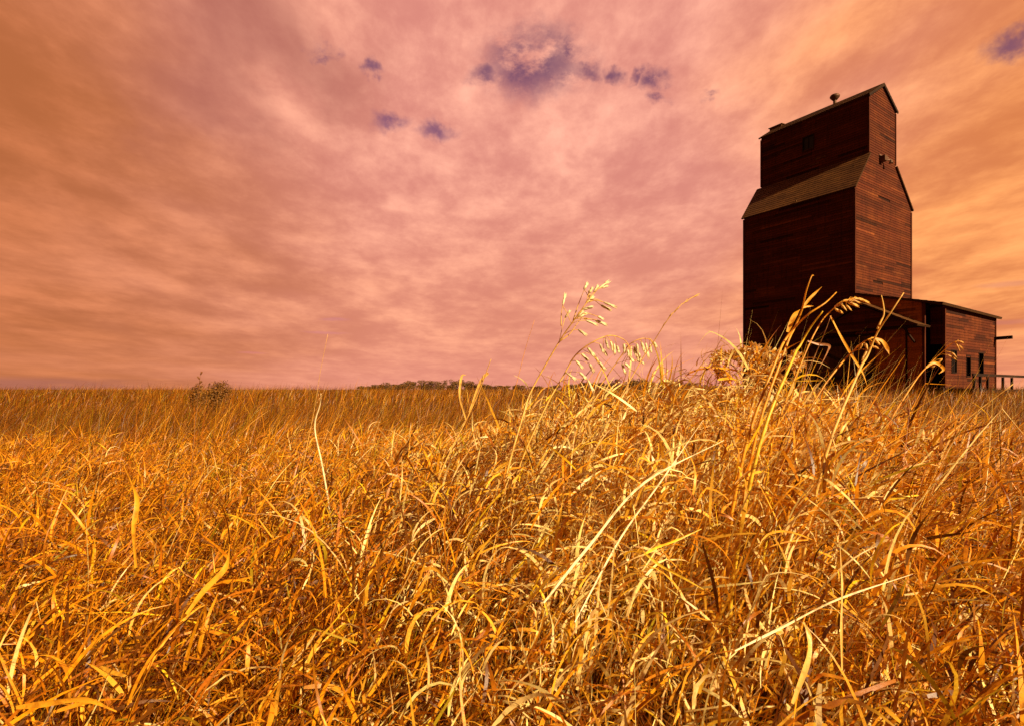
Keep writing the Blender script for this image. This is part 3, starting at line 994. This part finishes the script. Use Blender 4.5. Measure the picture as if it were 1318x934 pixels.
def stalk(label, stem, d, r=0.0018, col=STRAW, heads=(), twigs=(), leaves=(), name='grass_stalk', cat='grass stalk', group=None, hcol=PALE, hr=0.0036):
    d *= KD; r *= KD; hr *= KD
    P = root_path(stem, d)
    root = tag(empty(name, P[0]), label, cat, group)
    loc = P[0].copy()
    rel = lambda L: [p - loc for p in L]
    path = smooth_path(P)
    mb = MB(); n = len(path)
    mb.tube(rel(path), [r * (1.25 - 0.9 * k / (n - 1)) for k in range(n)], 6, col)
    mb.build('stem', M_GRASS, root, True)
    up = [p for p in path if p.z > P[-len(stem)].z - 0.01]
    if heads:
        mb = MB()
        for i, (x0, y0, x1, y1) in enumerate(heads):
            dd = d + random.uniform(-0.03, 0.03)
            a, b = at(x0, y0, dd), at(x1, y1, dd + random.uniform(-0.012, 0.012))
            near = min(up, key=lambda p: (p - a).length)
            # pedicel leaves the stem a little below and arches over to the husk
            k = path.index(near); q = path[max(0, k - 2)]
            if (q - a).length > 0.12: q = near
            m_ = (q + a) / 2 + Vector((0, 0, 0.006))
            mb.tube(rel([q, m_, a]), r * 0.32, 4, col)
            jit = random.uniform(0.85, 1.1)
            spindle(mb, a - loc, b - loc, hr * random.uniform(0.8, 1.15), tuple(jit * q_ for q_ in hcol))
        mb.build('seed_head', M_GRASS, root, True)
    for tw in twigs:
        T = smooth_path([at(x, y, d + 0.01) for x, y in tw], 4)
        mb = MB(); mb.tube(rel(T), [r * 0.7 * (1 - 0.6 * k / (len(T) - 1)) for k in range(len(T))], 5, col); mb.build('side_stem', M_GRASS, root, True)
    for lf in leaves:
        *pts, w = lf
        T = smooth_path([at(x, y, d + 0.015) for x, y in pts], 5)
        mb = MB(); ribbon(mb, rel(T), w * KD, col); mb.build('leaf', M_GRASS, root, True)
    return root


def zs(L, s, ox, oy):
    return [(ox + a / s, oy + b / s, ox + c / s, oy + e / s) for a, b, c, e in L]


q4 = (4.393, 640, 340)
stalk('tall pale stalk with open upright seed head, highest against the pink sky',
      zoomed([(150, 840), (200, 700), (350, 440), (440, 310), (520, 200), (575, 135)], *q4), 1.40, 0.0026,
      heads=zs([(570, 140, 635, 95), (545, 160, 572, 118), (518, 190, 522, 145), (500, 222, 546, 183), (490, 145, 512, 105), (370, 235, 386, 165), (383, 305, 413, 262),
                (480, 258, 542, 240), (465, 300, 510, 275), (585, 232, 645, 262), (600, 215, 676, 246), (500, 318, 570, 346), (555, 318, 622, 345), (568, 296, 602, 312),
                (458, 370, 508, 405), (590, 135, 628, 122), (520, 165, 540, 130), (455, 300, 490, 262)], *q4),
      twigs=[zoomed([(350, 440), (410, 395), (450, 340), (480, 300)], *q4), zoomed([(362, 350), (362, 290), (370, 235)], *q4), zoomed([(430, 320), (455, 240), (490, 150)], *q4),
             zoomed([(490, 310), (530, 312), (565, 318)], *q4), zoomed([(520, 215), (550, 205), (600, 215)], *q4)])
stalk('pale stalk arched over with hanging seed husks, left of two drooping heads',
      zoomed([(262, 830), (380, 620), (430, 530), (500, 465), (600, 412), (660, 405), (720, 430), (748, 470), (755, 520), (790, 552)], *q4), 1.45, 0.0020,
      heads=zs([(390, 612, 448, 655), (465, 610, 505, 650), (510, 650, 545, 722), (445, 545, 485, 590), (475, 505, 515, 545), (520, 560, 548, 612), (510, 470, 552, 522),
                (545, 510, 580, 562), (575, 550, 615, 602), (580, 450, 602, 502), (600, 480, 620, 518), (640, 435, 656, 492), (660, 450, 666, 512), (675, 460, 690, 502),
                (715, 450, 722, 502), (735, 480, 747, 524), (745, 520, 772, 552), (705, 560, 726, 622), (720, 560, 752, 585), (612, 425, 630, 480)], *q4))
stalk('pale stalk with bunched hanging husks, right of two drooping heads',
      zoomed([(440, 900), (560, 720), (700, 520), (750, 452), (820, 420), (870, 432), (900, 470)], *q4), 1.5, 0.0019,
      heads=zs([(790, 450, 796, 507), (815, 440, 832, 492), (840, 445, 856, 532), (862, 450, 872, 502), (885, 440, 902, 472), (770, 485, 802, 542), (790, 540, 832, 562),
                (800, 500, 812, 552), (825, 455, 838, 505), (775, 465, 786, 520)], *q4))
stalk('bare thin stalk ending in a feathery tip, slanting right over treeline',
      zoomed([(630, 880), (800, 570), (890, 430), (960, 320), (1040, 230), (1144, 166)], *q4), 1.45, 0.0017, hcol=STRAW, hr=0.0014,
      heads=zs([(960, 320, 985, 280), (1000, 275, 1030, 240), (1040, 230, 1080, 205), (1080, 200, 1140, 172)], *q4))
q5 = (6.228, 1020, 360)
stalk('golden stalk with nodding comb of husks before the shed roof',
      zoomed([(90, 620), (230, 340), (330, 232), (380, 190), (450, 160), (520, 150)], *q5), 1.25, 0.0020, GOLD, hcol=(0.84, 0.48, 0.10), hr=0.0032,
      heads=zs([(520, 148, 616, 186), (470, 158, 550, 192), (440, 178, 530, 216), (430, 205, 472, 247), (390, 200, 432, 247), (340, 235, 402, 266), (400, 172, 480, 165),
                (480, 150, 560, 160), (350, 215, 400, 190)], *q5),
      leaves=[(*zoomed([(305, 290), (380, 440), (462, 582), (560, 740), (600, 850)], *q5), 0.0055)])
stalk('golden stalk with drooping claw shaped head before the shed door',
      zoomed([(200, 934), (400, 660), (500, 560), (580, 492), (650, 465)], *q5), 1.2, 0.0028, GOLD, hcol=(0.84, 0.48, 0.10), hr=0.0032,
      heads=zs([(580, 505, 602, 560), (620, 500, 650, 540), (650, 535, 690, 552), (600, 560, 555, 650), (560, 510, 540, 560), (660, 480, 700, 520)], *q5),
      leaves=[(*zoomed([(650, 465), (720, 492), (760, 550), (776, 600)], *q5), 0.008)])
stalk('straight thick golden stick crossing in front of the porch gable',
      zoomed([(520, 760), (600, 610), (680, 425), (790, 260), (892, 105)], *q5), 1.15, 0.0034, STRAW, twigs=[zoomed([(680, 395), (705, 340), (732, 280), (728, 200), (712, 125)], *q5)])
stalk('forked golden stalk, topmost of the sheaf against dark tower wall',
      zoomed([(-60, 560), (20, 380), (78, 235), (108, 100), (150, -20), (168, -34)], *q5), 1.2, 0.0030, GOLD,
      leaves=[(*zoomed([(90, 215), (150, 140), (236, 58)], *q5), 0.006), (*zoomed([(80, 228), (120, 215), (170, 212)], *q5), 0.004)])
stalk('broad golden stalk slanting right, lower twin of the forked stalk',
      zoomed([(-130, 640), (-50, 470), (30, 370), (130, 275), (260, 190), (352, 102)], *q5), 1.18, 0.0034, GOLD,
      leaves=[(*zoomed([(-40, 420), (10, 300), (60, 240)], *q5), 0.01)])
stalk('short bright yellow stalk standing against the dark tower wall',
      zoomed([(0, 640), (60, 530), (140, 390), (242, 255)], *q5), 1.15, 0.0038, YEL)
stalk('thin brown stalk left of shed door, crossed by bent leaf',
      zoomed([(60, 930), (120, 740), (200, 560), (260, 420), (305, 300)], *q5), 1.3, 0.0017, (0.42, 0.19, 0.07), leaves=[(*zoomed([(120, 490), (200, 515), (290, 525), (285, 570), (200, 740)], *q5), 0.006)])
q6 = (6.228, 1160, 370)
stalk('golden stalk with ragged nodding head before the shed front windows',
      zoomed([(90, 780), (230, 610), (340, 505), (420, 440), (480, 428)], *q6), 1.5, 0.0022, GOLD, hcol=(0.80, 0.42, 0.08), hr=0.003,
      heads=zs([(430, 435, 495, 492), (460, 430, 500, 442), (370, 540, 440, 574), (400, 520, 445, 562), (330, 570, 270, 625), (300, 600, 240, 640), (440, 450, 470, 510)], *q6),
      leaves=[(*zoomed([(200, 640), (270, 600), (340, 650), (300, 690)], *q6), 0.008)])
stalk('long golden blade slanting up to the railing at right edge', [(1180, 602), (1220, 560), (1256, 530), (1304, 494)], 1.4, 0.0032, STRAW)
stalk('thin dark stalk with tiny buds standing before the far left field', [(250, 560), (254, 520), (256, 500), (258, 480)], 2.2, 0.0016, (0.3, 0.12, 0.03), hcol=(0.3, 0.12, 0.03),
      heads=[(257, 488, 254, 484), (258, 482, 260, 478), (256, 494, 260, 490)])
stalk('faint thin upright stalk rising above the left horizon', [(392, 590), (404, 530), (412, 480), (422, 430)], 2.0, 0.0014, STRAW)
stalk('short pale blade poking upright out of the left field', [(415, 600), (405, 550), (412, 520), (413, 506)], 1.8, 0.004, PALE)
stalk('pale forked blade tips standing left of the tallest seed head', [(575, 590), (600, 540), (618, 500), (632, 462)], 1.6, 0.0028, STRAW,
      leaves=[((600, 540), (592, 510), (594, 485), (600, 482), 0.007), ((604, 530), (618, 492), (628, 480), (620, 484), 0.008)])
stalk('thin rusty stalk standing behind the forked blade tips', [(640, 560), (660, 510), (676, 450), (688, 412)], 1.9, 0.0014, GOLD)
# bent and fallen pieces in the tangle
def blade_thing(label, pts, d0, d1, w, col):
    n = len(pts)
    P = [at(x, y, d0 + (d1 - d0) * i / (n - 1)) for i, (x, y) in enumerate(pts)]
    loc = P[0].copy()
    mb = MB(); ribbon(mb, [p - loc for p in smooth_path(P, 6)], w, col, tip=0.25)
    o = mb.build('grass_stalk', M_GRASS, None, True)
    o.location = loc
    return tag(o, label, 'grass stalk')


blade_thing('bright yellow blade running up right from a sharp fold', [(829, 713), (845, 704), (870, 695), (903, 680)], 0.98, 1.05, 0.0048, YEL)
blade_thing('bright yellow blade running down right from a sharp fold', [(829, 711), (850, 727), (878, 742), (906, 758)], 0.97, 0.93, 0.0045, YEL)
blade_thing('long pale stem lying slantwise across lower right foreground', [(946, 837), (1010, 805), (1080, 770), (1175, 738)], 0.86, 1.0, 0.0042, PALE)
blade_thing('long pale stem slanting up right through the bright middle', [(700, 775), (760, 700), (830, 620), (932, 566)], 0.98, 1.35, 0.0055, PALE)
blade_thing('upright pale jointed stem near the lower right', [(1084, 862), (1083, 800), (1084, 750), (1081, 698)], 0.84, 0.9, 0.0038, STRAW)
blade_thing('broad arched pale blade in the lower right foreground', [(1020, 905), (1040, 850), (1042, 820), (1035, 800)], 0.8, 0.84, 0.0085, STRAW)
blade_thing('long straw stem slanting steeply through the middle right', [(740, 800), (800, 690), (850, 620), (905, 540)], 1.1, 1.5, 0.004, PALE)
blade_thing('golden broad blade standing upright in the left foreground', [(175, 730), (172, 680), (176, 640), (160, 600)], 1.25, 1.3, 0.011, GOLD)
blade_thing('golden broad blade leaning right in the left foreground', [(240, 790), (262, 760), (290, 730), (296, 700)], 1.0, 1.05, 0.010, GOLD)
blade_thing('broad dry blade lying in the bottom left corner', [(20, 910), (60, 905), (110, 900), (150, 915)], 0.82, 0.80, 0.009, GOLD)


# ------------------------------------------------------------------ dried weeds with curled seed clusters
def weed(label, base, clusters, d, rr=0.016):
    d *= KD; rr *= KD
    P = root_path(base, d)
    loc = P[0].copy()
    root = tag(empty('dried_weed', loc), label, 'weed', )
    mb = MB(); path = smooth_path(P)
    mb.tube([p - loc for p in path], [0.003 * (1.2 - 0.6 * k / (len(path) - 1)) for k in range(len(path))], 6, GOLD)
    top = path[-1]
    heads = []
    for (px, py, k) in clusters:
        c = at(px, py, d + random.uniform(-0.05, 0.05))
        j = path[int(len(path) * 0.8)].lerp(top, random.random())
        mb.tube([j - loc, (j + c) / 2 - loc + Vector((0, 0, -0.004)), c - loc], [0.0016, 0.0013, 0.001], 5, GOLD)
        heads.append((c, rr * k))
    mb.build('stem', M_GRASS, root, True)
    for c, r in heads:
        h = MB()
        for q in range(46):
            v = Vector((random.gauss(0, 1), random.gauss(0, 1), random.gauss(0, 1))).normalized()
            a = c - loc + v * r * random.uniform(0.15, 0.6)
            tip = c - loc + v * r * random.uniform(0.85, 1.25)
            side = v.orthogonal().normalized()
            curl = side * r * random.uniform(-0.5, 0.5)
            pts = [a, a.lerp(tip, 0.6) + curl * 0.4, tip + curl]
            k = random.uniform(0.7, 1.15)
            base_c = random.choice([STRAW, GOLD, PALE, PALE])
            ribbon(h, pts, r * random.uniform(0.28, 0.5), tuple(k * z_ for z_ in base_c), flat=side, tip=0.45)
        h.build('seed_cluster', M_GRASS, root, False)
    return root


weed('dried weed with curled golden seed clusters against sky left of tower', [(905, 560), (915, 530), (928, 500), (938, 478)],
     [(925, 457, 1), (921, 468, 0.9), (927, 479, 1), (939, 458, 1.1), (949, 457, 1), (955, 466, 0.9), (936, 486, 0.8), (918, 460, 0.7)], 1.5)
weed('dried weed with pale curled seed clusters against dark tower foot', [(955, 580), (962, 540), (970, 510), (975, 485)],
     [(960, 453, 1.1), (970, 450, 1.2), (980, 455, 1.1), (990, 454, 1), (964, 463, 1), (974, 468, 1.1), (986, 474, 1.1), (968, 478, 1), (998, 462, 0.9), (1005, 455, 0.8), (980, 487, 1.0)], 1.45)
weed('dried weed with few seed clusters beside foot of forked stalk', [(1008, 570), (1014, 530), (1020, 500), (1024, 480)],
     [(1024, 460, 1.1), (1028, 470, 1.0), (1020, 468, 0.9), (1003, 486, 0.8)], 1.4)


# ------------------------------------------------------------------ shrubs and the far line of trees
def leaf_cloud(centres, per, leaf, cols):
    Vs, Fs, Cs, off = [], [], [], 0
    for (cx, cy, cz, rx, ry, rz_) in centres:
        n = per
        v = rng.normal(0, 1, (n, 3)); v /= np.linalg.norm(v, axis=1, keepdims=True)
        rad = rng.uniform(0.35, 1.05, n) ** 0.6
        P = v * rad[:, None] * np.array([rx, ry, rz_]) + np.array([cx, cy, cz])
        a = rng.normal(0, 1, (n, 3)); a /= np.linalg.norm(a, axis=1, keepdims=True)
        b = np.cross(a, rng.normal(0, 1, (n, 3))); b /= np.linalg.norm(b, axis=1, keepdims=True)
        s = leaf * rng.uniform(0.6, 1.3, n)[:, None]
        q = np.stack([P - a * s, P - b * s * 0.5, P + a * s, P + b * s * 0.5], 1).reshape(-1, 3)
        Vs.append(q); Fs.append(np.arange(4 * n).reshape(-1, 4) + off); off += 4 * n
        c = np.array(cols)[rng.integers(0, len(cols), n)] * rng.uniform(0.7, 1.25, (n, 1))
        Cs.append(np.repeat(c, 4, 0))
    return np.concatenate(Vs), np.concatenate(Fs), np.concatenate(Cs)


def shrub(label, px, d, w, h, cols, name='shrub', cat='shrub', group=None, leaf=0.05, n=9, per=110, trunk=0.03, lo=0.45):
    p = at(px, HZ, d)
    gz = float(ground_z(p.x, p.y))
    root = tag(empty(name, (p.x, p.y, gz)), label, cat, group)
    cs = []
    for i in range(n):
        t = random.random()
        cs.append((random.uniform(-0.5, 0.5) * w * 0.8, random.uniform(-0.4, 0.4) * w, h * random.uniform(lo, 0.80), w * random.uniform(0.15, 0.28), w * random.uniform(0.15, 0.28), h * random.uniform(0.14, 0.26)))
    V, F, C = leaf_cloud(cs, per, leaf, cols)
    np_mesh('crown', V, F, C, False, M_LEAF, root)
    mb = MB()
    for c in cs:
        mb.tube([(c[0] * 0.15, c[1] * 0.15, 0), (c[0] * 0.5, c[1] * 0.5, c[2] * 0.55), (c[0], c[1], c[2])], [trunk, trunk * 0.6, trunk * 0.25], 5, (0.6, 0.6, 0.6))
    mb.build('trunk', M_BARE, root)
    return root


shrub('low dark shrub standing on the horizon at left', 271, 15, 0.85, 1.55, [(0.16, 0.07, 0.008), (0.25, 0.10, 0.010)], leaf=0.028, per=420, trunk=0.012)
TC = [(0.16, 0.075, 0.010), (0.24, 0.10, 0.012), (0.10, 0.06, 0.010)]
DESC = []
row1 = [(470, 1.6), (478, 2.4), (487, 3.0), (499, 3.6), (510, 3.1), (521, 4.3), (533, 4.9), (545, 6.2), (556, 5.4), (567, 6.6), (578, 5.0), (588, 5.6), (600, 4.0), (611, 4.4), (622, 3.0), (634, 2.2), (650, 1.6), (668, 2.0), (690, 1.4), (712, 1.8), (730, 2.2)]
row2 = [(744, 2.6), (757, 3.4), (768, 4.6), (779, 3.8), (790, 5.6), (801, 5.0), (813, 6.4), (822, 7.0), (833, 5.2), (845, 5.6), (858, 4.4), (870, 4.8), (883, 3.4), (896, 3.8), (912, 2.6), (930, 2.0), (946, 1.6)]
for i, (px, hh) in enumerate(row1 + row2):
    d = 400 + random.uniform(-45, 45)
    lab = 'low dark tree in the far treeline left of the tallest seed head' if i < len(row1) else 'low dark tree in the far treeline behind the drooping seed heads'
    shrub(lab, px, d, 11.0, hh * 1.1 + 2.0, TC, name='distant_tree', cat='tree',
          group='far trees left of the seed heads' if i < len(row1) else 'far trees behind the seed heads', leaf=0.45, n=14, per=90, trunk=0.25, lo=0.12)
